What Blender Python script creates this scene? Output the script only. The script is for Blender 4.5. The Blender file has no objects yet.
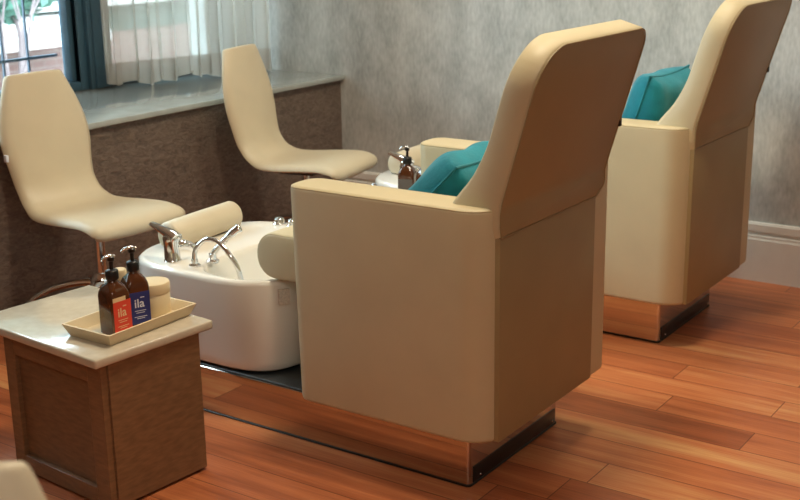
import bpy, bmesh, math, random
from mathutils import Vector, Matrix
random.seed(4)
PI = math.pi
SC = bpy.context.scene
COL = SC.collection

# ------------------------------------------------------------------ materials
def srgb(r, g, b):
    f = lambda c: (c/255/12.92) if c/255 <= .04045 else ((c/255+.055)/1.055)**2.4
    return (f(r), f(g), f(b), 1)

def mat(name, color, rough=.5, metal=0, noise=0, nscale=20, bump=0, bscale=200, coat=0, spec=.5, trans=0, stretch=None, sheen=0):
    m = bpy.data.materials.new(name); m.use_nodes = True
    nt = m.node_tree; N = nt.nodes; L = nt.links
    b = N['Principled BSDF']
    b.inputs['Base Color'].default_value = color
    b.inputs['Roughness'].default_value = rough
    b.inputs['Metallic'].default_value = metal
    b.inputs['Specular IOR Level'].default_value = spec
    b.inputs['Coat Weight'].default_value = coat
    b.inputs['Transmission Weight'].default_value = trans
    b.inputs['Sheen Weight'].default_value = sheen
    tc = N.new('ShaderNodeTexCoord')
    mp = N.new('ShaderNodeMapping'); L.new(tc.outputs['Object'], mp.inputs['Vector'])
    if stretch: mp.inputs['Scale'].default_value = stretch
    if noise:
        n = N.new('ShaderNodeTexNoise'); n.inputs['Scale'].default_value = nscale; n.inputs['Detail'].default_value = 5
        L.new(mp.outputs['Vector'], n.inputs['Vector'])
        r = N.new('ShaderNodeValToRGB'); e = r.color_ramp.elements
        e[0].position = .3; e[1].position = .7
        e[0].color = tuple(c*(1-noise) for c in color[:3])+(1,)
        e[1].color = tuple(min(1, c*(1+noise)) for c in color[:3])+(1,)
        L.new(n.outputs['Fac'], r.inputs['Fac']); L.new(r.outputs['Color'], b.inputs['Base Color'])
    if bump:
        n2 = N.new('ShaderNodeTexNoise'); n2.inputs['Scale'].default_value = bscale; n2.inputs['Detail'].default_value = 3
        L.new(mp.outputs['Vector'], n2.inputs['Vector'])
        bp = N.new('ShaderNodeBump'); bp.inputs['Strength'].default_value = bump; bp.inputs['Distance'].default_value = .004
        L.new(n2.outputs['Fac'], bp.inputs['Height']); L.new(bp.outputs['Normal'], b.inputs['Normal'])
    return m

M = {}
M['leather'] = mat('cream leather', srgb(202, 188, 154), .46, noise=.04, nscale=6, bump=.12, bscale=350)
M['leather_shaded'] = mat('shaded cream leather', srgb(156, 136, 98), .5, noise=.04, nscale=6, bump=.12, bscale=350)  # cream leather of the chair backs, shade painted in as darker tan
M['piping'] = mat('leather piping', srgb(186, 170, 134), .5)
M['stool_leather'] = mat('ivory leather', srgb(210, 197, 170), .42, noise=.03, nscale=8, bump=.06, bscale=300)
M['chrome'] = mat('chrome', (.82, .82, .82, 1), .07, 1)
M['mirror'] = mat('polished bronze steel', (.58, .53, .48, 1), .05, 1, noise=.06, nscale=3)
M['dark_steel'] = mat('dark steel', srgb(60, 58, 56), .35, .8)
M['slate'] = mat('dark slate top', srgb(52, 56, 58), .4, noise=.3, nscale=18)
M['acrylic'] = mat('white tub acrylic', srgb(236, 232, 224), .16, coat=.4, noise=.01, nscale=3)
M['teal'] = mat('teal velvet', srgb(4, 126, 146), .8, noise=.18, nscale=12, bump=.3, bscale=120, sheen=.12)
M['black_plastic'] = mat('black plastic', srgb(22, 24, 26), .3)
M['amber'] = mat('amber glass', srgb(78, 42, 20), .12, noise=.15, nscale=25, coat=.5)
M['red_label'] = mat('red label', srgb(226, 74, 52), .6, noise=.03)
M['blue_label'] = mat('blue label', srgb(40, 50, 120), .6, noise=.03)
M['grey_label'] = mat('grey label', srgb(96, 92, 92), .6, noise=.05)
M['orange_label'] = mat('orange label', srgb(214, 138, 70), .6, noise=.03)
M['cream_print'] = mat('cream print', srgb(232, 206, 160), .6)
M['white_print'] = mat('white print', srgb(225, 228, 240), .6)
M['tray'] = mat('ivory tray', srgb(226, 208, 174), .5, noise=.04, nscale=14)
M['jar'] = mat('cream ceramic', srgb(228, 208, 170), .35, noise=.02)
M['paper'] = mat('grey sticker', srgb(206, 198, 186), .6, noise=.2, nscale=160)
M['frame'] = mat('dark teal window frame', srgb(54, 82, 98), .4, noise=.05)
M['white_trim'] = mat('white painted wood', srgb(226, 226, 222), .45, noise=.02)
M['ceiling'] = mat('ceiling paint', srgb(235, 228, 214), .8, noise=.02)
M['stone'] = mat('grey polished stone', srgb(168, 174, 172), .13, noise=.12, nscale=9, coat=.2)
M['brown_wood'] = mat('walnut veneer', srgb(126, 93, 65), .42, noise=.2, nscale=4, stretch=(6, 6, 26), bump=.05, bscale=40)
M['brown_wood2'] = mat('walnut panel', srgb(116, 87, 62), .42, noise=.2, nscale=4, stretch=(6, 6, 26), bump=.05, bscale=40)
M['counter'] = mat('beige polished stone', srgb(198, 186, 166), .16, noise=.07, nscale=30, coat=.3)
M['iron'] = mat('dark iron', srgb(58, 72, 86), .5, .3)
M['bark'] = mat('bark', srgb(98, 84, 84), .9, noise=.2)
M['leaf'] = mat('outdoor leaves', srgb(50, 84, 70), .7, noise=.4, nscale=10)
M['pavement'] = mat('pavement', srgb(100, 94, 90), .9, noise=.1, nscale=3)
M['awning'] = mat('white canvas', srgb(160, 150, 146), .8, noise=.02)
M['side_wall'] = mat('taupe wall paint', srgb(176, 168, 156), .8, noise=.03, nscale=3)
M['concrete'] = mat('exterior concrete', srgb(52, 66, 60), .9, noise=.06, nscale=2)

def wall_mat():
    m = bpy.data.materials.new('grey textured wallpaper'); m.use_nodes = True
    N = m.node_tree.nodes; L = m.node_tree.links; b = N['Principled BSDF']; b.inputs['Roughness'].default_value = .75
    tc = N.new('ShaderNodeTexCoord')
    def noise(scale, st, det=4):
        mp = N.new('ShaderNodeMapping'); mp.inputs['Scale'].default_value = st; L.new(tc.outputs['Object'], mp.inputs['Vector'])
        n = N.new('ShaderNodeTexNoise'); n.inputs['Scale'].default_value = scale; n.inputs['Detail'].default_value = det
        L.new(mp.outputs['Vector'], n.inputs['Vector']); return n
    a = noise(7, (1, 1, .6), 8); c = noise(70, (1, 1, .35), 3)
    mx = N.new('ShaderNodeMix'); mx.data_type = 'FLOAT'; mx.inputs[0].default_value = .4
    L.new(a.outputs['Fac'], mx.inputs[2]); L.new(c.outputs['Fac'], mx.inputs[3])
    r = N.new('ShaderNodeValToRGB'); e = r.color_ramp.elements
    e[0].position = .3; e[0].color = srgb(148, 151, 150); e[1].position = .7; e[1].color = srgb(204, 206, 204)
    L.new(mx.outputs[0], r.inputs['Fac']); L.new(r.outputs['Color'], b.inputs['Base Color'])
    bp = N.new('ShaderNodeBump'); bp.inputs['Strength'].default_value = .15; bp.inputs['Distance'].default_value = .003
    L.new(c.outputs['Fac'], bp.inputs['Height']); L.new(bp.outputs['Normal'], b.inputs['Normal'])
    return m
M['wallpaper'] = wall_mat()

def embossed_mat():
    m = bpy.data.materials.new('embossed brown leather cladding'); m.use_nodes = True
    N = m.node_tree.nodes; L = m.node_tree.links; b = N['Principled BSDF']; b.inputs['Roughness'].default_value = .48
    tc = N.new('ShaderNodeTexCoord'); mp = N.new('ShaderNodeMapping'); mp.inputs['Scale'].default_value = (1, 1, 2.6)
    L.new(tc.outputs['Object'], mp.inputs['Vector'])
    n = N.new('ShaderNodeTexNoise'); n.inputs['Scale'].default_value = 22; n.inputs['Detail'].default_value = 3; n.inputs['Distortion'].default_value = 1.2
    L.new(mp.outputs['Vector'], n.inputs['Vector'])
    r = N.new('ShaderNodeValToRGB'); e = r.color_ramp.elements
    e[0].position = .3; e[0].color = srgb(88, 76, 68); e[1].position = .7; e[1].color = srgb(124, 109, 99)
    L.new(n.outputs['Fac'], r.inputs['Fac']); L.new(r.outputs['Color'], b.inputs['Base Color'])
    bp = N.new('ShaderNodeBump'); bp.inputs['Strength'].default_value = .6; bp.inputs['Distance'].default_value = .009
    L.new(n.outputs['Fac'], bp.inputs['Height']); L.new(bp.outputs['Normal'], b.inputs['Normal'])
    return m
M['embossed'] = embossed_mat()

def floor_mat():
    m = bpy.data.materials.new('red brown plank floor'); m.use_nodes = True
    N = m.node_tree.nodes; L = m.node_tree.links; b = N['Principled BSDF']
    tc = N.new('ShaderNodeTexCoord'); sp = N.new('ShaderNodeSeparateXYZ'); L.new(tc.outputs['Object'], sp.inputs[0])
    def math_(op, a, b_=None, c=None):
        n = N.new('ShaderNodeMath'); n.operation = op
        for i, v in enumerate((a, b_, c)):
            if v is None: continue
            if isinstance(v, (int, float)): n.inputs[i].default_value = v
            else: L.new(v, n.inputs[i])
        return n.outputs[0]
    W, LEN = .15, 1.35
    ry = math_('DIVIDE', math_('ADD', sp.outputs['Y'], .085), W); row = math_('FLOOR', ry); fy = math_('FRACT', ry)
    wn = N.new('ShaderNodeTexWhiteNoise'); wn.noise_dimensions = '1D'; L.new(row, wn.inputs['W'])
    rx = math_('ADD', math_('DIVIDE', sp.outputs['X'], LEN), math_('MULTIPLY', wn.outputs['Value'], 7.3))
    cx = math_('FLOOR', rx); fx = math_('FRACT', rx)
    cb = N.new('ShaderNodeCombineXYZ'); L.new(cx, cb.inputs[0]); L.new(row, cb.inputs[1])
    wn2 = N.new('ShaderNodeTexWhiteNoise'); wn2.noise_dimensions = '2D'; L.new(cb.outputs[0], wn2.inputs['Vector'])
    # grain: stretched noise, displaced per board
    cb2 = N.new('ShaderNodeCombineXYZ')
    L.new(math_('MULTIPLY', sp.outputs['X'], .9), cb2.inputs[0]); L.new(math_('MULTIPLY', sp.outputs['Y'], 13), cb2.inputs[1])
    L.new(math_('MULTIPLY', wn2.outputs['Value'], 40), cb2.inputs[2])
    g = N.new('ShaderNodeTexNoise'); g.inputs['Scale'].default_value = 1.6; g.inputs['Detail'].default_value = 6; g.inputs['Distortion'].default_value = .5
    L.new(cb2.outputs[0], g.inputs['Vector'])
    cb3 = N.new('ShaderNodeCombineXYZ')
    L.new(math_('MULTIPLY', sp.outputs['X'], 3), cb3.inputs[0]); L.new(math_('MULTIPLY', sp.outputs['Y'], 90), cb3.inputs[1])
    g2 = N.new('ShaderNodeTexNoise'); g2.inputs['Scale'].default_value = 2; g2.inputs['Detail'].default_value = 3; L.new(cb3.outputs[0], g2.inputs['Vector'])
    fac = math_('ADD', math_('MULTIPLY', math_('SUBTRACT', g2.outputs['Fac'], .5), .32), math_('MULTIPLY', wn2.outputs['Value'], .32))
    fac = math_('ADD', fac, math_('MULTIPLY', g.outputs['Fac'], .72))
    r = N.new('ShaderNodeValToRGB'); cr = r.color_ramp
    cr.elements[0].position = .22; cr.elements[0].color = srgb(140, 76, 47)
    cr.elements[1].position = .86; cr.elements[1].color = srgb(216, 162, 108)
    e = cr.elements.new(.42); e.color = srgb(172, 97, 60)
    e = cr.elements.new(.6); e.color = srgb(196, 118, 74)
    L.new(fac, r.inputs['Fac'])
    # seams
    sy = math_('MULTIPLY', math_('GREATER_THAN', fy, .012), math_('LESS_THAN', fy, .988))
    sx = math_('GREATER_THAN', fx, .0028)
    seam = math_('MULTIPLY', sy, sx)
    mx = N.new('ShaderNodeMix'); mx.data_type = 'RGBA'; mx.inputs['A'].default_value = srgb(84, 40, 22)
    L.new(math_('MULTIPLY_ADD', seam, .75, .25), mx.inputs['Factor']); L.new(r.outputs['Color'], mx.inputs['B']); L.new(mx.outputs['Result'], b.inputs['Base Color'])
    b.inputs['Roughness'].default_value = .34
    b.inputs['Specular IOR Level'].default_value = .4
    bp = N.new('ShaderNodeBump'); bp.inputs['Strength'].default_value = .25; bp.inputs['Distance'].default_value = .002
    L.new(math_('ADD', seam, math_('MULTIPLY', g.outputs['Fac'], .3)), bp.inputs['Height']); L.new(bp.outputs['Normal'], b.inputs['Normal'])
    return m
M['floor'] = floor_mat()

def brick_mat():
    m = bpy.data.materials.new('pink brick'); m.use_nodes = True
    N = m.node_tree.nodes; L = m.node_tree.links; b = N['Principled BSDF']; b.inputs['Roughness'].default_value = .9
    tc = N.new('ShaderNodeTexCoord'); sp = N.new('ShaderNodeSeparateXYZ'); cb = N.new('ShaderNodeCombineXYZ')
    L.new(tc.outputs['Object'], sp.inputs[0]); L.new(sp.outputs['Y'], cb.inputs[0]); L.new(sp.outputs['Z'], cb.inputs[1])
    t = N.new('ShaderNodeTexBrick'); t.inputs['Scale'].default_value = 3
    t.inputs['Color1'].default_value = srgb(104, 76, 70); t.inputs['Color2'].default_value = srgb(95, 69, 63); t.inputs['Mortar'].default_value = srgb(108, 94, 88)
    L.new(cb.outputs[0], t.inputs['Vector']); L.new(t.outputs['Color'], b.inputs['Base Color'])
    return m
M['brick'] = brick_mat()

def glass_mat():
    m = bpy.data.materials.new('window glass'); m.use_nodes = True
    N = m.node_tree.nodes; L = m.node_tree.links; N.remove(N['Principled BSDF'])
    t = N.new('ShaderNodeBsdfTransparent'); t.inputs[0].default_value = (.93, .96, .96, 1)
    g = N.new('ShaderNodeBsdfGlossy'); g.inputs['Roughness'].default_value = .02
    fr = N.new('ShaderNodeFresnel'); fr.inputs['IOR'].default_value = 1.35
    mx = N.new('ShaderNodeMixShader'); L.new(fr.outputs[0], mx.inputs[0]); L.new(t.outputs[0], mx.inputs[1]); L.new(g.outputs[0], mx.inputs[2])
    L.new(mx.outputs[0], N['Material Output'].inputs['Surface']); return m
M['glass'] = glass_mat()

def sheer_mat(name, clear, color):
    m = bpy.data.materials.new(name); m.use_nodes = True
    N = m.node_tree.nodes; L = m.node_tree.links; N.remove(N['Principled BSDF'])
    t = N.new('ShaderNodeBsdfTransparent')
    d = N.new('ShaderNodeBsdfDiffuse'); d.inputs[0].default_value = color
    tl = N.new('ShaderNodeBsdfTranslucent')
    tc = N.new('ShaderNodeTexCoord'); n = N.new('ShaderNodeTexNoise'); n.inputs['Scale'].default_value = 60
    L.new(tc.outputs['Object'], n.inputs['Vector'])
    r = N.new('ShaderNodeValToRGB'); r.color_ramp.elements[0].color = tuple(c*.88 for c in color[:3])+(1,); r.color_ramp.elements[1].color = color
    L.new(n.outputs['Fac'], r.inputs['Fac']); L.new(r.outputs['Color'], tl.inputs[0])
    a = N.new('ShaderNodeMixShader'); a.inputs[0].default_value = .5; L.new(d.outputs[0], a.inputs[1]); L.new(tl.outputs[0], a.inputs[2])
    mx = N.new('ShaderNodeMixShader'); mx.inputs[0].default_value = 1-clear; L.new(t.outputs[0], mx.inputs[1]); L.new(a.outputs[0], mx.inputs[2])
    L.new(mx.outputs[0], N['Material Output'].inputs['Surface']); return m
M['sheer'] = sheer_mat('sheer curtain', .3, srgb(232, 230, 224))
M['sheer_hem'] = sheer_mat('curtain hem', .05, srgb(196, 190, 182))

# ------------------------------------------------------------------ mesh helpers
def box(bm, x0, x1, y0, y1, z0, z1, bev=0, seg=2, mtx=None):
    vs = [bm.verts.new((x, y, z)) for x in (x0, x1) for y in (y0, y1) for z in (z0, z1)]
    idx = [(0, 1, 3, 2), (4, 6, 7, 5), (0, 4, 5, 1), (2, 3, 7, 6), (0, 2, 6, 4), (1, 5, 7, 3)]
    fs = [bm.faces.new([vs[i] for i in f]) for f in idx]
    if bev:
        es = list({e for f in fs for e in f.edges})
        r = bmesh.ops.bevel(bm, geom=es, offset=bev, segments=seg, profile=.5, affect='EDGES')
        vs = list({v for f in r['faces'] for v in f.verts} | {v for v in vs if v.is_valid})
    if mtx is not None:
        bmesh.ops.transform(bm, matrix=mtx, verts=[v for v in vs if v.is_valid])
    return bm

def loft(bm, rings, cap0=True, cap1=True, closed=True):
    vr = [[bm.verts.new(p) for p in ring] for ring in rings]
    n = len(vr[0])
    for a, b in zip(vr, vr[1:]):
        for i in range(n if closed else n-1):
            j = (i+1) % n
            bm.faces.new((a[i], a[j], b[j], b[i]))
    if cap0: bm.faces.new(list(reversed(vr[0])))
    if cap1: bm.faces.new(vr[-1])
    return bm

def lathe(bm, prof, cx=0, cy=0, n=28, z=0):
    rings = [[(cx+r*math.cos(2*PI*i/n), cy+r*math.sin(2*PI*i/n), z+h) for i in range(n)] for r, h in prof]
    return loft(bm, rings)

def tube(bm, pts, rad, n=10, closed=False):
    pts = [Vector(p) for p in pts]; rings = []; N = len(pts)
    rads = rad if isinstance(rad, (list, tuple)) else [rad]*N
    ref = None
    for i, p in enumerate(pts):
        if closed: t = pts[(i+1) % N]-pts[i-1]
        else: t = pts[min(i+1, N-1)]-pts[max(i-1, 0)]
        t.normalize()
        if ref is None: ref = Vector((0, 0, 1)) if abs(t.z) < .9 else Vector((1, 0, 0))
        u = ref-t*ref.dot(t); u.normalize(); w = t.cross(u); ref = u
        rings.append([p+rads[i]*(u*math.cos(2*PI*k/n)+w*math.sin(2*PI*k/n)) for k in range(n)])
    if closed: rings.append(rings[0]); 
    if closed:
        vr = [[bm.verts.new(q) for q in ring] for ring in rings[:-1]]
        for a in range(N):
            A, B = vr[a], vr[(a+1) % N]
            for k in range(n): bm.faces.new((A[k], A[(k+1) % n], B[(k+1) % n], B[k]))
        return bm
    return loft(bm, rings)

def smooth_path(pts, k=6, closed=False):
    P = [Vector(p) for p in pts]; out = []; n = len(P)
    for i in range(n if closed else n-1):
        if closed: p0, p1, p2, p3 = P[i-1], P[i], P[(i+1) % n], P[(i+2) % n]
        else: p0, p1, p2, p3 = P[max(i-1, 0)], P[i], P[i+1], P[min(i+2, n-1)]
        for j in range(k):
            t = j/k
            out.append(.5*((2*p1)+(-p0+p2)*t+(2*p0-5*p1+4*p2-p3)*t*t+(-p0+3*p1-3*p2+p3)*t**3))
    if not closed: out.append(P[-1])
    return out

def round_poly(pts, radii, seg=7):
    """polygon (2-D, ccw) with every corner rounded by its own radius"""
    out = []; n = len(pts)
    for i in range(n):
        p = Vector(pts[i]); a = Vector(pts[i-1]); b = Vector(pts[(i+1) % n]); r = radii[i]
        if r <= 0: out.append((p.x, p.y)); continue
        da = (a-p).normalized(); db = (b-p).normalized()
        ang = math.acos(max(-1, min(1, da.dot(db)))); d = r/math.tan(ang/2)
        c = p+(da+db).normalized()*(r/math.sin(ang/2))
        s = p+da*d-c; e = p+db*d-c
        a0 = math.atan2(s.y, s.x); a1 = math.atan2(e.y, e.x); dd = (a1-a0+PI) % (2*PI)-PI
        for k in range(seg+1):
            t = a0+dd*k/seg; out.append((c.x+r*math.cos(t), c.y+r*math.sin(t)))
    return out

def inset_poly(poly, d):
    n = len(poly); out = []
    for i in range(n):
        a = Vector(poly[i-1]); p = Vector(poly[i]); b = Vector(poly[(i+1) % n])
        e1 = (p-a); e2 = (b-p)
        n1 = Vector((-e1.y, e1.x)).normalized(); n2 = Vector((-e2.y, e2.x)).normalized()
        m = n1+n2; L2 = m.length_squared
        q = p+m*(2*d/L2) if L2 > .3 else p+n1*d
        out.append((q.x, q.y))
    return out

def prism(bm, poly, z0, z1, bev=.012, seg=3, fn=None):
    """extrude a ccw 2-D polygon, rounding its top and bottom edges; fn maps (u,v,w)->xyz"""
    fn = fn or (lambda u, v, w: (u, v, w)); rings = []
    for k in range(seg+1):
        t = PI/2*k/seg
        q = inset_poly(poly, bev*(1-math.sin(t))); rings.append([fn(u, v, z0+bev*(1-math.cos(t))) for u, v in q])
    for k in range(seg, -1, -1):
        t = PI/2*k/seg
        q = inset_poly(poly, bev*(1-math.sin(t))); rings.append([fn(u, v, z1-bev*(1-math.cos(t))) for u, v in q])
    return loft(bm, rings)

def sphere(bm, c, r, sx=1, sy=1, sz=1, seg=16):
    m = Matrix.Translation(c) @ Matrix.Diagonal((r*sx, r*sy, r*sz, 1))
    bmesh.ops.create_uvsphere(bm, u_segments=seg, v_segments=seg//2+2, radius=1, matrix=m)
    return bm

def obj(name, bm, m, parent=None, origin=(0, 0, 0), smooth=True, angle=40):
    """link bm as ONE object; points are given in world axes relative to the world, origin is subtracted"""
    o3 = Vector(origin)
    root = parent
    bmesh.ops.remove_doubles(bm, verts=bm.verts, dist=1e-6)
    bmesh.ops.recalc_face_normals(bm, faces=bm.faces)
    for v in bm.verts: v.co -= o3
    me = bpy.data.meshes.new(name); bm.to_mesh(me); bm.free()
    me.materials.append(m)
    if smooth:
        for p in me.polygons: p.use_smooth = True
        me.set_sharp_from_angle(angle=math.radians(angle))
    o = bpy.data.objects.new(name, me); COL.objects.link(o)
    if parent: o.parent = parent
    else: o.location = o3
    return o

def B(): return bmesh.new()

def tag(o, label, cat, group=None):
    o['label'] = label; o['category'] = cat
    if group: o['group'] = group
    return o

def thing(name, label, cat, loc, rotz=0, group=None):
    o = bpy.data.objects.new(name, None); COL.objects.link(o); o.empty_display_size = .1
    o.location = loc; o.rotation_euler = (0, 0, rotz)
    return tag(o, label, cat, group)

def dup(root, loc, rotz=None, label=None):
    r = root.copy(); COL.objects.link(r); r.location = loc
    if rotz is not None: r.rotation_euler = (0, 0, rotz)
    if label: r['label'] = label
    for ch in list(root.children):
        c = ch.copy(); COL.objects.link(c); c.parent = r
        for g in list(ch.children):
            d = g.copy(); COL.objects.link(d); d.parent = c
    return r

def struct(name, bm, m, origin=(0, 0, 0), parent=None, smooth=False):
    o = obj(name, bm, m, parent, origin, smooth)
    if parent is None: o['kind'] = 'structure'
    return o

def text_bm(body, size, fn, depth=.0006):
    """lettering as mesh; fn maps (u,v,w)->xyz, u to the right, v up, w outwards"""
    cu = bpy.data.curves.new('lettering', 'FONT'); cu.body = body; cu.size = size; cu.align_x = 'CENTER'; cu.align_y = 'CENTER'; cu.extrude = depth; cu.offset = size*.012
    t = bpy.data.objects.new('lettering', cu); COL.objects.link(t)
    dg = bpy.context.evaluated_depsgraph_get(); me = bpy.data.meshes.new_from_object(t.evaluated_get(dg))
    bm = B(); bm.from_mesh(me)
    for v in bm.verts: v.co = Vector(fn(v.co.x, v.co.y, v.co.z))
    bpy.data.objects.remove(t); bpy.data.curves.remove(cu); bpy.data.meshes.remove(me)
    return bm

# ------------------------------------------------------------------ camera (solved from the photograph's vanishing lines)
F, PITCH, YAW, ROLL, H = 1200.86, .2726, .6059, -.0159, 1.6
fh = Vector((-math.sin(YAW), math.cos(YAW), 0)); r0 = Vector((math.cos(YAW), math.sin(YAW), 0)); u0 = Vector((0, 0, 1))
fw = fh*math.cos(PITCH)-u0*math.sin(PITCH); up = u0*math.cos(PITCH)+fh*math.sin(PITCH)
rr = r0*math.cos(ROLL)+up*math.sin(ROLL); uu = up*math.cos(ROLL)-r0*math.sin(ROLL)
cam = bpy.data.cameras.new('camera'); co = bpy.data.objects.new('camera', cam); COL.objects.link(co)
co.matrix_world = Matrix(((rr.x, uu.x, -fw.x, 0), (rr.y, uu.y, -fw.y, 0), (rr.z, uu.z, -fw.z, H), (0, 0, 0, 1)))
cam.sensor_width = 36; cam.lens = F/800*36; cam.clip_start = .05
cam.dof.use_dof = True; cam.dof.focus_distance = 3.45; cam.dof.aperture_fstop = 5.0
SC.camera = co

# ------------------------------------------------------------------ room
YW = 5.13; XW = -4.72; XR = 3.2; YF = -2.6; ZC = 3.4
struct('floor', box(B(), XW-.3, XR, YF, YW+.2, -.1, 0), M['floor'])
struct('ceiling', box(B(), XW-.3, XR, YF, YW+.2, ZC, ZC+.1), M['ceiling'])
struct('wall_back', box(B(), XW-.3, XR, YW, YW+.2, 0, ZC), M['wallpaper'])
struct('wall_right', box(B(), XR, XR+.2, YF, YW, 0, ZC), M['side_wall'])
struct('wall_front', box(B(), XW-.3, XR, YF-.2, YF, 0, ZC), M['side_wall'])
# window wall: low clad parapet, head, left pier (unseen, sized to hold back daylight) and central pier
bm = B()
box(bm, XW-.2, XW, YF, YW, 0, .752); box(bm, XW-.2, XW, YF, YW, 2.45, ZC); box(bm, XW-.2, XW, YF, 1.5, .752, 2.45)
struct('wall_left', bm, M['wallpaper'])
struct('wall_window', box(B(), XW, -3.925, YF, YW, 0, .752), M['embossed'])
bm = B(); box(bm, XW, -3.895, YF, YW, .752, .778, .004)
struct('trim_1', bm, M['stone'], smooth=True)
# white stepped baseboard along the grey wall
def bbprof(x0, x1):
    bm = B()
    prof = [(0, 0), (-.024, 0), (-.024, .188), (-.020, .196), (-.020, .206), (-.008, .210), (-.008, .222), (-.018, .226), (-.018, .256), (-.012, .266), (0, .266)]
    loft(bm, [[(x, YW+p[0], p[1]) for p in prof] for x in (x0, x1)])
    return bm
struct('baseboard_back', bbprof(-3.925, XR), M['white_trim'])

# windows (window_1 clear with an iron grille, window_2 behind the sheer curtain)
def window(n, y0, y1, z0=.778, z1=2.45):
    t = 0.075
    bm = B(); x0, x1 = XW-.09, XW+.02
    box(bm, x0, x1, y0, y0+t, z0, z1, .006); box(bm, x0, x1, y1-t, y1, z0, z1, .006)
    box(bm, x0, x1, y0+t, y1-t, z0, z0+.045, .006); box(bm, x0, x1, y0+t, y1-t, z1-t, z1, .006)
    # inner sash
    s = .03
    for a, b in ((y0+t, y0+t+s), (y1-t-s, y1-t)): box(bm, x0+.02, x1-.03, a, b, z0+.045, z1-t, .004)
    fr = struct('window_%d' % n, bm, M['frame'], smooth=True)
    obj('window_pane', box(B(), XW-.055, XW-.05, y0+t, y1-t, z0+.045, z1-t), M['glass'], fr, smooth=False)
    return fr
w1 = window(1, 1.5, 4.10)
w2 = window(2, 4.16, YW)
bm = B(); box(bm, XW-.12, XW+.05, 4.098, 4.165, .778, 2.45, .008); box(bm, XW-.06, XW+.045, 4.07, 4.10, .778, 2.45, .006)
struct('trim_2', bm, M['frame'], smooth=True)

# iron grille outside window 1
t = thing('window_grille', 'dark iron security grille outside the clear window', 'grille', (XW-.22, 3.0, .75))
o = t.location
bm = B()
for z in (.93, 1.3, 1.75, 2.2): box(bm, XW-.23, XW-.21, 1.55, 4.08, z, z+.014)
obj('rail', bm, M['iron'], t, o, smooth=False)
for y in (2.05, 2.8, 3.56):
    obj('post', box(B(), XW-.235, XW-.205, y, y+.03, .75, 2.4, .003), M['iron'], t, o, smooth=False)
for y in (3.75, 3.90, 3.3, 3.05, 2.5, 2.25):
    obj('bar', box(B(), XW-.225, XW-.213, y, y+.009, .75, 2.4), M['iron'], t, o, smooth=False)
obj('diagonal_brace', tube(B(), [(XW-.22, 3.25, 1.5), (XW-.22, 3.56, 1.14)], .012), M['iron'], t, o)

# outside
struct('ground', box(B(), -30, XW-.3, -16, 30, -.6, -.5), M['pavement'])
t = thing('brick_building', 'pink brick building seen across the street through the clear window', 'building', (-11, 8, -.5)); o = t.location
obj('wall', box(B(), -11.5, -11, 0, 20, -.5, .30), M['brick'], t, o, smooth=False)
obj('upper_wall', box(B(), -11.6, -11.1, 0, 20, .30, 6), M['concrete'], t, o, smooth=False)
obj('cornice', box(B(), -11.3, -10.9, 0, 20, .62, .70), M['awning'], t, o, smooth=False)
t = thing('street_awning', 'white canvas awning low in front of the pink brick building', 'awning', (-10.4, 7.4, -.5)); o = t.location
bm = B(); loft(bm, [[(-11, y, .58), (-10.3, y, .42), (-10.3, y, .30), (-10.32, y, .30), (-10.33, y, .40), (-11, y, .55)] for y in (5.6, 9.3)])
obj('canopy', bm, M['awning'], t, o, smooth=False)
for y in (5.7, 9.2): obj('pole', tube(B(), [(-10.32, y, -.5), (-10.32, y, .41)], .025), M['iron'], t, o)
def bush(name, label, c, r, n=260):
    bm = B()
    for i in range(n):
        d = Vector((random.gauss(0, 1), random.gauss(0, 1), random.gauss(0, 1))).normalized()*r*random.uniform(.5, 1)
        p = Vector(c)+Vector((d.x, d.y*1.5, d.z*.8)); s = random.uniform(.06, .14)
        a = Vector((random.gauss(0, 1), random.gauss(0, 1), random.gauss(0, 1))).normalized(); q = a.orthogonal().normalized(); w = a.cross(q)
        vs = [bm.verts.new(p+q*s), bm.verts.new(p+w*s*.5), bm.verts.new(p-q*s), bm.verts.new(p-w*s*.5)]; bm.faces.new(vs)
    t = thing(name, label, 'tree', (c[0], c[1], -.5))
    obj('foliage', bm, M['leaf'], t, t.location, smooth=False)
    obj('trunk', tube(B(), [(c[0], c[1], -.5), (c[0]+.05, c[1]+.05, c[2]*.5), (c[0], c[1], c[2])], [.03, .025, .02]), M['bark'], t, t.location)
bush('leafy_tree', 'dark green leafy tree beyond the clear window', (-10.0, 7.75, .95), .42)
t = thing('bare_tree', 'leafless thin branched tree just outside the window grille', 'tree', (-6.6, 5.05, -.5)); o = t.location
bm = B()
def branch(p, d, L, r, k):
    q = p+d*L; m = p+d*L*.5+Vector((random.uniform(-1, 1), random.uniform(-1, 1), random.uniform(-1, 1)))*L*.07
    tube(bm, [p, m, q], [r, r*.8, r*.6], 5)
    if k:
        for s in range(2 if k < 3 else 3):
            e = (d+Vector((random.uniform(-.5, .5), random.uniform(-.9, .9), random.uniform(-.3, .5)))).normalized(); branch(q if s else m, e, L*.72, r*.6, k-1)
branch(Vector(o), Vector((0, 0, 1)), .9, .03, 4)
obj('branches', bm, M['bark'], t, o)

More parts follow.
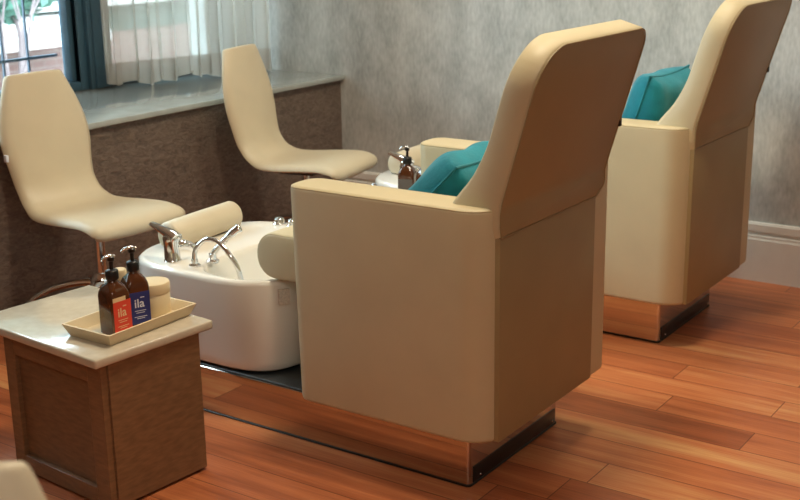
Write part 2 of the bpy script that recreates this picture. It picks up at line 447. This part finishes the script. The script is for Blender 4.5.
# sheer curtain
t = thing('sheer_curtain', 'pleated white sheer curtain hanging over the stone window ledge', 'curtain', (-4.5, 4.65, .8)); o = t.location
def sheet(z0, z1, off=0, extra=0):
    bm = B(); n = 260; rows = []
    zz = [z0+(z1-z0)*k/6 for k in range(7)]
    for i in range(n+1):
        s = i/n; y = 4.085+s*1.015; x = -4.60+.25*s
        ph = s*2*PI*14+1.3*math.sin(s*23)+.8*math.sin(s*9+1)
        col = []
        for z in zz:
            amp = .022+.012*math.sin(s*31+2)
            sway = .004*math.sin(s*40+z*3)
            zb = z+(.012*math.sin(ph*.5+.4)+.01*math.sin(s*17) if z == z0 and extra else 0)
            col.append(bm.verts.new((x+amp*math.sin(ph)+sway+off, y+.010*math.sin(2*ph+.6), zb)))
        rows.append(col)
    for a, b in zip(rows, rows[1:]):
        for k in range(6): bm.faces.new((a[k], b[k], b[k+1], a[k+1]))
    return bm
obj('sheer_cloth', sheet(.905, 2.4), M['sheer'], t, o, angle=180)
obj('hem', sheet(.798, .907, 0, 1), M['sheer_hem'], t, o, angle=180)
obj('curtain_rod', tube(B(), [(-4.62, 4.05, 2.41), (-4.35, 5.12, 2.41)], .014), M['dark_steel'], t, o)

# ------------------------------------------------------------------ mirrored platforms
P0 = Vector((-2.3, 2.98, 0))
t = thing('spa_platform', 'mirror polished steel platform under the nearer pedicure chair', 'platform', P0, 0, 'mirrored platforms under the chairs'); plat = t
poly = round_poly([(-3.12, 2.706), (-1.643, 2.704), (-1.643, 3.249), (-3.12, 3.249)], [.012]*4, 6)
obj('mirror_skirt', prism(B(), poly, .006, .161, .002, 1), M['mirror'], t, P0)
obj('base_strip', prism(B(), inset_poly(poly, -.004), 0, .007, .002, 1), M['dark_steel'], t, P0)
obj('slate_top', prism(B(), inset_poly(poly, .004), .160, .168, .002, 1), M['slate'], t, P0)
obj('kick_strip', box(B(), -1.645, -1.640, 2.725, 3.232, .008, .058, .0015), M['black_plastic'], t, P0)
for y in (2.76, 3.21):
    bm = B(); sphere(bm, (-1.6395, y, .022), .004, seg=10); obj('screw', bm, M['chrome'], t, P0)
D = Vector((-.017, 1.42, 0))
dup(plat, P0+D, 0, 'mirror polished steel platform under the farther pedicure chair')

# ------------------------------------------------------------------ pedicure chairs
C0 = Vector((-1.87, 2.98, .168))
def make_chair():
    t = thing('pedicure_chair', 'large cream leather pedicure armchair nearest the camera, with teal cushion', 'pedicure chair', C0, 0, 'pedicure armchairs'); o = C0
    zb = .184
    near = round_poly([(-2.212, 2.608), (-1.526, 2.608), (-1.526, 2.745), (-2.212, 2.745)], [.045, .10, .012, .05], 9)
    rear = round_poly([(-2.212, 2.608), (-1.526, 2.608), (-1.526, 2.745), (-2.212, 2.745)], [.045, .028, .012, .05], 9)
    far = [(-1.526-(-1.526-x)*.925, 2*2.978-y) for x, y in rear][::-1]
    for p, za in ((near, .851), (far, .882)):
        fr = min(x for x, y in p)
        lean = lambda x, y, z: (x+.014*(1-(z-zb)/(za-zb))*max(0, min(1, (-1.6-x)/(-1.6-fr))), y, z)
        a = obj('armrest', prism(B(), p, zb, za, .014, 4, lean), M['leather'], t, o)
        q = inset_poly(p, .004)
        obj('piping', tube(B(), [(x, y, za-.007) for x, y in q], .0034, 6, True), M['piping'], a, o)
    # lower back panel between the arms, seat base and the seat cushion
    obj('lower_back_panel', box(B(), -1.60, -1.522, 2.662, 3.240, zb+.002, .772, .004), M['leather_shaded'], t, o)
    obj('seat_base', box(B(), -2.20, -1.60, 2.735, 3.225, zb, .40, .02), M['leather'], t, o)
    obj('seat_cushion', box(B(), -2.23, -1.62, 2.747, 3.21, .40, .50, .035, 4), M['leather'], t, o)
    # backrest : leaning slab with rounded top, wings flaring forward at the arms
    y0, y1 = 2.655, 3.295
    def back_x(z):
        return -1.521 if z < .85 else -1.521+(z-.85)*.295
    def front_x(z):
        pts = [(.50, -1.66), (.70, -1.665), (.80, -1.70), (.86, -1.672), (.915, -1.615), (1.0, -1.566), (1.147, -1.519), (1.252, -1.478), (1.33, -1.455)]
        def lin(z):
            for (a, xa), (b, xb) in zip(pts, pts[1:]):
                if z <= b: return xa+(xb-xa)*max(0, (z-a)/(b-a))
            return pts[-1][1]
        return sum(lin(z+d) for d in (-.03, -.02, -.01, 0, .01, .02, .03))/7
    zt = 1.28
    sil = round_poly([(y0+.006, .768), (y1-.06, .768), (y1, .80), (y1, zt), (y0, zt), (y0, .80)], [.005, .02, .03, .06, .12, .02], 10)
    # refine the silhouette along straight edges so that the slab can bend
    fine = []
    for i, p in enumerate(sil):
        q = sil[(i+1) % len(sil)]; d = math.hypot(q[0]-p[0], q[1]-p[1]); k = max(1, int(d/.03))
        for j in range(k): fine.append((p[0]+(q[0]-p[0])*j/k, p[1]+(q[1]-p[1])*j/k))
    bm = B(); rings = []
    for ins, f in ((.014, 1.0), (.005, .97), (0, .9), (0, .1), (.004, .03), (.010, 0)):
        q = inset_poly(fine, ins) if ins else fine
        rings.append([(f, y, z) for y, z in q])
    loft(bm, rings)
    for k in range(1, 27):          # slice flat, then bend: keeps the faces smooth
        z = .77+k*.02
        bmesh.ops.bisect_plane(bm, geom=bm.verts[:]+bm.edges[:]+bm.faces[:], plane_co=(0, 0, z), plane_no=(0, 0, 1), dist=1e-5)
    for v in bm.verts:
        f, z = v.co.x, v.co.z
        v.co = Vector((front_x(z)*f+back_x(z)*(1-f), v.co.y, z+f*.022*max(0, (z-.85)/.43)))
    bk = obj('backrest', bm, M['leather'], t, o, angle=50)
    # back cover with shade put into its leather colour, slightly proud, with a piped edge
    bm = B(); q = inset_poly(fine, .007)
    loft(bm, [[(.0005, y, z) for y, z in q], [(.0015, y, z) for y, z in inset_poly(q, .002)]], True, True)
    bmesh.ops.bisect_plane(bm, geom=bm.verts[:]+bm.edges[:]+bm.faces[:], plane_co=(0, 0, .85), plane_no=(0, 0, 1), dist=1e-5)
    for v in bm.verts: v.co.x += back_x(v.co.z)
    obj('back_cover', bm, M['leather_shaded'], bk, o, angle=30)
    obj('piping', tube(B(), [(back_x(z)+.001, y, z) for y, z in inset_poly(fine, .004)], .0022, 6, True), M['leather_shaded'], bk, o)
    obj('side_tab', box(B(), -1.500, -1.474, 3.288, 3.304, .980, 1.012, .003), M['dark_steel'], t, o)
    # leg rest bolster sticking out in front of the seat
    prof = round_poly([(-2.462, .497), (-2.20, .497), (-2.20, .648), (-2.462, .648)], [.07, .02, .02, .074], 10)
    lr = obj('leg_rest', prism(B(), prof, 2.752, 3.20, .012, 3, lambda u, v, w: (u, w, v)), M['leather'], t, o)
    obj('piping', tube(B(), [(x, 2.757, z) for x, z in inset_poly(prof, .006)], .0038, 6, True), M['piping'], lr, o)
    obj('leg_rest_bracket', box(B(), -2.27, -2.19, 2.86, 3.09, .43, .52, .006), M['dark_steel'], t, o)
    obj('base_post', box(B(), -2.05, -1.70, 2.78, 3.18, .168, .19, .004), M['dark_steel'], t, o)
    return t
chair = make_chair()
chair2 = dup(chair, C0+D, 0, 'large cream leather pedicure armchair beside the grey wall, behind the nearer armchair')

# cushions
def make_cushion(w=.39, h=.40, d=.17):
    bm = B(); n = 24
    def f(u, v, s):
        k = max(0, (1-u**4)*(1-v**4))**.36
        pin = 1-.07*(1-abs(u)**2)*(abs(v)**3)-.0*u
        pin2 = 1-.07*(1-abs(v)**2)*(abs(u)**3)
        wr = .006*math.sin(7*u+3*v)*k
        return Vector((s*(d/2*k)+wr, w/2*u*pin2, h/2*v*pin))
    fr = [[bm.verts.new(f(-1+2*i/n, -1+2*j/n, 1)) for j in range(n+1)] for i in range(n+1)]
    bk = [[bm.verts.new(f(-1+2*i/n, -1+2*j/n, -1)) for j in range(n+1)] for i in range(n+1)]
    for i in range(n):
        for j in range(n):
            bm.faces.new((fr[i][j], fr[i+1][j], fr[i+1][j+1], fr[i][j+1])); bm.faces.new((bk[i][j], bk[i][j+1], bk[i+1][j+1], bk[i+1][j]))
    me_edge = [f(u, v, 0) for u, v in [(-1+2*i/n, -1) for i in range(n)]+[(1, -1+2*i/n) for i in range(n)]+[(1-2*i/n, 1) for i in range(n)]+[(-1, 1-2*i/n) for i in range(n)]]
    return bm, me_edge
def cushion(label, loc, rot):
    t = thing('throw_cushion', label, 'cushion', loc, 0, 'teal velvet cushions'); t.rotation_euler = rot
    bm, edge = make_cushion()
    obj('cushion_body', bm, M['teal'], t, angle=180)
    obj('seam', tube(B(), edge, .004, 6, True), M['teal'], t)
    return t
cushion('teal velvet cushion lying slanted on the nearer pedicure armchair', (-1.885, 2.99, .778), (0, math.radians(46), 0))
cushion('teal velvet cushion standing upright on the farther pedicure armchair', (-1.842, 4.41, .815), (0, math.radians(19), 0))

# ------------------------------------------------------------------ foot tubs
T0 = Vector((-2.6, 2.967, .168))
def sring(cx, cy, hx, hy, n, z, k=64):
    out = []
    for i in range(k):
        a = 2*PI*i/k; c, s = math.cos(a), math.sin(a)
        out.append((cx+hx*math.copysign(abs(c)**(2/n), c), cy+hy*math.copysign(abs(s)**(2/n), s), z))
    return out
def make_tub():
    t = thing('foot_tub', 'white oval pedicure foot tub in front of the nearer armchair', 'foot tub', T0, 0, 'pedicure foot tubs'); o = T0
    cx, cy = -2.70, 3.02
    R = []
    for ins, z in ((.060, .178), (.040, .178), (.034, .185), (.031, .21), (.018, .3), (.007, .40), (.002, .472), (.002, .482), (.008, .489), (.014, .491)):
        k = (z-.165)/.325
        R.append(sring(cx, cy, .355-ins, .35-ins, 4.3-1.1*k, z))
    ix, iy = -2.56, 3.008
    for ins, z, n in ((0, .490, 3.2), (.008, .486, 3.2), (.014, .465, 3.2), (.03, .39, 3), (.055, .31, 2.8), (.09, .266, 2.6), (.18, .252, 2.4)):
        R.append(sring(ix, iy, .187-ins*.8, .303-ins, n, z))
    shell = obj('basin', loft(B(), R), M['acrylic'], t, o, angle=50)
    foot = [sring(cx, cy, .26, .25, 4, .168), sring(cx, cy, .26, .25, 4, .181)]
    obj('foot_plinth', loft(B(), foot), M['black_plastic'], t, o)
    obj('drain', lathe(B(), [(0, 0), (.022, 0), (.024, .004), (.012, .006), (0, .006)], ix, iy, 20, .251), M['chrome'], t, o)
    # footrest roll on the window side of the rim
    prof = [(.053*math.cos(a), .053*math.sin(a)) for a in [2*PI*i/24 for i in range(24)]]
    prof = [(u, max(v, -.040)) for u, v in prof]
    a0, a1 = Vector((-2.950, 2.845, .535)), Vector((-2.978, 3.215, .535))
    rings = []
    for s, k in ((0, .72), (.012, .92), (.03, 1), (.5, 1.02), (.97, 1), (.988, .92), (1, .72)):
        p = a0.lerp(a1, s); rings.append([(p.x+u*k, p.y, p.z+v*k) for u, v in prof])
    fr = obj('footrest_roll', loft(B(), rings), M['stool_leather'], t, o, angle=60)
    obj('footrest_bracket', box(B(), -2.98, -2.94, 2.92, 3.15, .486, .50, .003), M['dark_steel'], t, o)
    # lever mixer tap
    fx, fy, fz = -2.832, 2.748, .490
    bm = B(); lathe(bm, [(0, 0), (.029, 0), (.030, .005), (.027, .010), (.026, .05), (.027, .072), (.029, .080), (.025, .094), (0, .098)], fx, fy, 24, fz)
    tap = obj('tap', bm, M['chrome'], t, o)
    bm = B(); pts = smooth_path([(fx+.02, fy+.004, fz+.078), (fx-.004, fy-.002, fz+.096), (fx-.034, fy-.008, fz+.110), (fx-.075, fy-.012, fz+.125)], 5)
    rings = []
    for i, p in enumerate(pts):
        s = i/(len(pts)-1); w = .026*(1-s)+.013*s; h = .022*(1-s)+.006*s
        rings.append([(p.x+h*.5*math.cos(2*PI*k/12), p.y+w*math.sin(2*PI*k/12), p.z+h*math.cos(2*PI*k/12)) for k in range(12)])
    obj('lever', loft(B(), rings), M['chrome'], tap, o)
    obj('spout', tube(B(), smooth_path([(fx+.01, fy+.01, fz+.055), (fx+.026, fy+.045, fz+.052), (fx+.034, fy+.07, fz+.034)], 5), [.017]*5+[.015]*5+[.014], 14), M['chrome'], tap, o)
    # shower hose and hand shower
    hb = Vector((-2.730, 2.748, .490))
    obj('hose_collar', lathe(B(), [(0, 0), (.02, 0), (.02, .005), (.012, .01), (.011, .024), (0, .024)], hb.x, hb.y, 18, hb.z), M['chrome'], t, o)
    hp = smooth_path([hb+Vector((0, 0, .02)), hb+Vector((.004, .004, .055)), hb+Vector((.04, .012, .092)), hb+Vector((.09, .018, .092)), hb+Vector((.135, .02, .058)), hb+Vector((.162, .028, .015)), hb+Vector((.172, .04, -.05)), hb+Vector((.175, .07, -.13))], 7)
    obj('shower_hose', tube(B(), hp, .0085, 10), M['chrome'], t, o)
    sb = Vector((-2.712, 2.815, .490))
    obj('shower_holder', lathe(B(), [(0, 0), (.022, 0), (.022, .006), (.014, .012), (.013, .03), (0, .03)], sb.x, sb.y, 18, sb.z), M['chrome'], t, o)
    pts = [sb+Vector((-.004, 0, .02)), sb+Vector((.014, .012, .048)), sb+Vector((.034, .03, .076)), sb+Vector((.058, .052, .102)), sb+Vector((.072, .066, .114))]
    obj('hand_shower', tube(B(), smooth_path(pts, 4), [.011]*6+[.012]*4+[.015]*4+[.0165, .016, .013], 14), M['chrome'], t, o)
    for dx, r in ((0, .020), (.062, .017)):
        obj('control_knob', lathe(B(), [(0, 0), (r*1.3, 0), (r*1.3, .004), (r, .008), (r*.92, .022), (r*.5, .027), (0, .028)], -2.85+dx, 3.325, 20, .490), M['chrome'], t, o)
    obj('side_handle', tube(B(), smooth_path([(-3.035, 2.85, .42), (-3.07, 2.84, .43), (-3.085, 2.84, .40), (-3.08, 2.84, .34)], 5), .012, 10), M['chrome'], t, o)
    obj('rating_sticker', box(B(), -.004, .004, -.018, .018, .412, .462, 0, 2, Matrix.Translation((-2.373, 2.775, 0)) @ Matrix.Rotation(math.radians(-36), 4, 'Z')), M['paper'], t, o, smooth=False)
    return t
tub = make_tub()
tub2 = dup(tub, T0+D, 0, 'white oval pedicure foot tub by the farther armchair, half hidden behind bottles')

# ------------------------------------------------------------------ side cabinets
K0 = Vector((-2.666, 2.245, 0))
def make_cabinet():
    t = thing('side_cabinet', 'brown wooden side cabinet with beige stone top in left foreground', 'cabinet', (0, 0, 0), 0, 'salon side cabinets')
    x0, x1, y0, y1 = -.180, .28, -.187, .166        # body; the top overhangs behind
    zb, zt = .008, .436
    obj('carcass', box(B(), x0, x1, y0+.022, y1, zb, zt, .003), M['brown_wood'], t, smooth=False)
    # shaker door on the camera side
    d = B(); s = .062
    box(d, x0, x0+s-.012, y0, y0+.022, zb, zt, .002); box(d, x1-s, x1, y0, y0+.022, zb, zt, .002)
    box(d, x0+s-.012, x1-s, y0, y0+.022, zb, zb+.05, .002); box(d, x0+s-.012, x1-s, y0, y0+.022, zt-.058, zt, .002)
    dr = obj('door', d, M['brown_wood'], t, smooth=False)
    obj('door_panel', box(B(), x0+s-.014, x1-s+.002, y0+.014, y0+.0215, zb+.048, zt-.056), M['brown_wood2'], dr, smooth=False)
    obj('side_panel', box(B(), x1, x1+.005, y0+.0235, y1-.004, zb+.001, zt, .0015), M['brown_wood'], t, smooth=False)
    obj('toe_plinth', box(B(), x0+.03, x1-.035, y0+.03, y1-.035, .0, zb+.002), M['black_plastic'], t, smooth=False)
    obj('countertop', box(B(), -.295, .295, -.211, .211, zt, .463, .006, 3), M['counter'], t)
    return t
cab = make_cabinet(); RZ = -.085
cab.location = K0; cab.rotation_euler = (0, 0, RZ)
K1 = K0+Vector((0, 1.545, 0))
dup(cab, K1, RZ, 'brown wooden side cabinet with beige top standing between the two armchairs')

# trays
def make_tray(label, loc, rz):
    t = thing('vanity_tray', label, 'tray', loc, rz, 'ivory vanity trays')
    bm = B(); hx, hy = .082, .155
    def rect(a, b, z): return [(-a, -b, z), (a, -b, z), (a, b, z), (-a, b, z)]
    loft(bm, [rect(hx, hy, 0), rect(hx+.016, hy+.016, .036), rect(hx+.010, hy+.010, .036), rect(hx-.004, hy-.004, .006)])
    obj('tray_shell', bm, M['tray'], t, smooth=False)
    return t
TR = Vector((-2.524, 2.268, .4635))
make_tray('ivory tray of bottles on the foreground cabinet top', TR, .0)
make_tray('ivory tray on the cabinet between the armchairs', (-2.65, 3.855, .4635), .0)

# pump bottles
def make_bottle(name, label, loc, rz, lab, inkm, strip=None, group='amber pump bottles', logo=True, face='x'):
    t = thing(name, label, 'bottle', loc, rz, group)
    w = .0335
    def sq(k, z, r): return [(x, y, z) for x, y in round_poly([(-w*k, -w*k), (w*k, -w*k), (w*k, w*k), (-w*k, w*k)], [r]*4, 6)]
    R = [sq(.9, 0, .008), sq(1, .004, .009), sq(1, .112, .009), sq(.96, .124, .011), sq(.82, .137, .014), sq(.6, .147, .0185), sq(.44, .153, .0142), sq(.42, .166, .0138)]
    obj('glass_body', loft(B(), R), M['amber'], t, angle=50)
    obj('collar', lathe(B(), [(0, 0), (.0175, 0), (.0185, .002), (.0185, .024), (.016, .027), (.009, .029), (0, .029)], 0, 0, 24, .158), M['black_plastic'], t)
    p = lathe(B(), [(0, 0), (.0055, 0), (.0055, .024), (.010, .026), (.0105, .036), (.006, .040), (0, .040)], 0, 0, 18, .186)
    pump = obj('pump_head', p, M['black_plastic'], t)
    obj('nozzle', tube(B(), [(0, .012, .221), (0, -.006, .226), (0, -.022, .224), (0, -.031, .217)], [.0055, .006, .0045, .003], 10), M['chrome'], pump)
    # label on the +x face, wrapping onto the +y face
    lb = obj('paper_label', box(B(), -.02, w+.0006, -w+.004, w+.0004, .006, .100), lab, t, smooth=False) if False else None
    bm = B(); box(bm, w, w+.0008, -w+.003, w-.003, .006, .100)
    lb = obj('paper_label', bm, lab, t, smooth=False)
    fn = lambda u, v, q: (w+.0009+q*.3, u, v)
    if strip:
        obj('label_strip', box(B(), w, w+.0010, -w+.003, w-.020, .100, .112), strip, lb, smooth=False)
    if logo:
        obj('logo', text_bm('ila', .036, lambda u, v, q: fn(u-.002, v+.066, q)), inkm, lb, smooth=False)
        bm = B()
        box(bm, w+.0008, w+.0012, .002, .014, .083, .0855)
        obj('logo_bar', bm, inkm, lb, smooth=False)
        bm = B()
        for k, (z, L) in enumerate(((.044, .017), (.038, .013), (.026, .019), (.021, .012))): box(bm, w+.0008, w+.0011, -L, L, z, z+.0016)
        obj('small_print', bm, inkm, lb, smooth=False)
    return t
make_bottle('pump_bottle', 'amber pump bottle with red label on the foreground tray', (-2.500, 2.190, .4700), math.radians(-4), M['red_label'], M['cream_print'], M['cream_print'])
make_bottle('pump_bottle', 'amber pump bottle with dark blue label on the foreground tray', (-2.515, 2.283, .4700), math.radians(-22), M['blue_label'], M['white_print'])
make_bottle('pump_bottle', 'amber pump bottle with grey label in front of the far tub tap', (-2.690, 3.945, .4700), math.radians(-72), M['grey_label'], M['cream_print'], None, logo=False)
make_bottle('pump_bottle', 'amber pump bottle with orange label half hidden behind armrest', (-2.610, 3.965, .4700), math.radians(-8), M['orange_label'], M['cream_print'], None, logo=False)

# jars on the tray
def jar(label, loc, r, h):
    t = thing('ceramic_jar', label, 'jar', loc, 0, 'cream jars')
    obj('jar_body', lathe(B(), [(0, 0), (r*.96, 0), (r, .004), (r, h*.66), (r*.97, h*.68), (0, h*.68)], 0, 0, 36), M['jar'], t)
    obj('lid', lathe(B(), [(0, 0), (r*1.01, 0), (r*1.03, .003), (r*1.03, h*.26), (r*.98, h*.31), (r*.9, h*.32), (0, h*.325)], 0, 0, 36, h*.68), M['jar'], t)
jar('wide round cream jar with flat lid behind the blue bottle', (-2.533, 2.369, .4700), .050, .100)
jar('slim cream lidded jar standing behind the two bottles', (-2.580, 2.290, .4700), .019, .150)

# ------------------------------------------------------------------ stools
def make_stool():
    t = thing('salon_stool', 'ivory moulded swivel stool at left, behind the foreground cabinet and bottles', 'stool', (0, 0, 0), 0, 'ivory swivel stools')
    prof = [(.236, .455, .200), (.250, .477, .218), (.232, .499, .226), (.17, .511, .228), (.06, .506, .226), (-.05, .498, .218), (-.125, .502, .205), (-.175, .530, .190), (-.205, .585, .184), (-.224, .66, .192), (-.238, .74, .205), (-.252, .82, .202), (-.266, .90, .180), (-.279, .97, .152), (-.287, 1.01, .134), (-.290, 1.022, .125)]
    # smooth
    P = smooth_path([Vector((p[0]*1.08, p[1], p[2])) for p in prof], 4)
    rings = []; nP = len(P)
    for i, p in enumerate(P):
        a = P[max(0, i-1)]; b = P[min(nP-1, i+1)]
        tx, tz = b.x-a.x, b.z if False else 0
        tx, tz = b.x-a.x, b.y-a.y
        L = math.hypot(tx, tz) or 1; nx, nz = tz/L, -tx/L     # towards the outside (under / behind)
        nx, nz = -nx, -nz
        s = i/(nP-1); th = .036*min(1, .45+s*14, .45+(1-s)*14); hw = p.z
        back = max(0, min(1, (s-.45)/.1))
        ring = []
        K = 16
        top = [(-hw+2*hw*k/K) for k in range(K+1)]
        for y in top:                        # front / top side, gently hollow
            q = y/hw; e = 1-.0*q; cup = (.016*back+.006)*q*q
            edge = max(0, abs(q)-.90)/.10; off = th/2*math.sqrt(max(0, 1-edge*edge*.9))
            ring.append((p.x+nx*(off+cup), y, p.y+nz*(off+cup)))
        for y in reversed(top):
            q = y/hw; cup = (.016*back+.006)*q*q
            edge = max(0, abs(q)-.90)/.10; off = th/2*math.sqrt(max(0, 1-edge*edge*.9))
            ring.append((p.x-nx*off+nx*cup, y*.995, p.y-nz*off+nz*cup))
        rings.append(ring)
    bm = loft(B(), rings)
    obj('seat_shell', bm, M['stool_leather'], t, angle=60)
    obj('seat_plate', box(B(), -.09, .09, -.09, .09, .448, .480, .004), M['dark_steel'], t)
    obj('post', lathe(B(), [(0, 0), (.021, 0), (.021, .2), (.017, .2), (.017, .245), (.021, .245), (.021, .268), (0, .268)], 0, 0, 24, .18), M['chrome'], t)
    obj('hub', lathe(B(), [(0, 0), (.045, 0), (.052, .02), (.050, .06), (.032, .085), (0, .085)], 0, 0, 24, .165), M['chrome'], t)
    for k in range(5):
        a = 2*PI*k/5+math.radians(227); c, s = math.cos(a), math.sin(a)
        pts = smooth_path([Vector((r*c, r*s, z)) for r, z in ((.03, .215), (.11, .212), (.20, .192), (.28, .15), (.335, .085))], 4)
        rings = []
        for i, p in enumerate(pts):
            q = i/(len(pts)-1); w = .026*(1-q)+.014*q; h = .016*(1-q)+.011*q
            rings.append([(p.x-s*w*math.cos(2*PI*j/12), p.y+c*w*math.cos(2*PI*j/12), p.z+h*math.sin(2*PI*j/12)) for j in range(12)])
        leg = obj('leg', loft(B(), rings), M['chrome'], t)
        cx, cy = .325*c, .325*s
        bm = B()
        m = Matrix.Translation((cx, cy, .028)) @ Matrix.Rotation(a+.6, 4, 'Z') @ Matrix.Rotation(PI/2, 4, 'X')
        bmesh.ops.create_cone(bm, cap_ends=True, segments=20, radius1=.028, radius2=.028, depth=.03, matrix=m)
        bmesh.ops.bevel(bm, geom=[e for e in bm.edges], offset=.003, segments=2, affect='EDGES')
        tube(bm, [(cx, cy, .03), (cx, cy, .09)], .007, 8)
        obj('caster', bm, M['black_plastic'], leg)
    return t
stool = make_stool()
stool.location = (-3.58, 3.085, 0); stool.rotation_euler = (0, 0, math.radians(-4))
dup(stool, (-3.500, 4.285, 0), math.radians(10), 'ivory moulded swivel stool below the curtained window, near the grey wall corner')
near_stool = dup(stool, (-.985, .440, 0), math.radians(-55), 'blurred ivory stool cut off at the bottom left corner')
near_stool.scale = (1, 1, .99)

obj('care_tag', box(B(), -.262, -.244, -.217, -.205, .70, .728, .002), M['white_print'], stool)

# ------------------------------------------------------------------ light
W = bpy.data.worlds.new('world'); SC.world = W; W.use_nodes = True
bg = W.node_tree.nodes['Background']; bg.inputs['Color'].default_value = (.72, .9, 1.0, 1); bg.inputs['Strength'].default_value = 20.0
def area(name, loc, tgt, sx, sy, power, col, portal=False):
    l = bpy.data.lights.new(name, 'AREA'); l.shape = 'RECTANGLE'; l.size = sx; l.size_y = sy; l.energy = power; l.color = col
    o = bpy.data.objects.new(name, l); COL.objects.link(o); o.location = loc
    o.rotation_euler = (Vector(tgt)-Vector(loc)).to_track_quat('-Z', 'Y').to_euler()
    if portal: l.cycles.is_portal = True
    return o
area('portal_left', (XW-.15, 2.8, 1.61), (0, 2.8, 1.61), 2.6, 1.6, 1, (1, 1, 1), True)
area('portal_right', (XW-.15, 4.63, 1.61), (0, 4.63, 1.61), .95, 1.6, 1, (1, 1, 1), True)
area('ceiling_lamp_or_fill', (-1.66, 2.72, ZC-.02), (-1.66, 2.72, 0), .4, .4, 50, (1, .86, .62))
area('ceiling_lamp_or_fill', (-1.62, 4.40, ZC-.02), (-1.62, 4.40, 0), .4, .4, 26, (1, .90, .70))
area('ceiling_lamp_or_fill', (.6, -.6, ZC-.02), (.6, -.6, 0), .8, .8, 46, (1, .95, .82))  # added fill behind the camera, stands for no known fitting
area('ceiling_lamp_or_fill', (-3.1, 4.1, ZC-.02), (-3.1, 4.1, 0), .4, .4, 14, (1, .93, .80))  # added light to brighten the grey wall and ledge

SC.view_settings.view_transform = 'Standard'
SC.view_settings.look = 'None'
SC.view_settings.exposure = .12
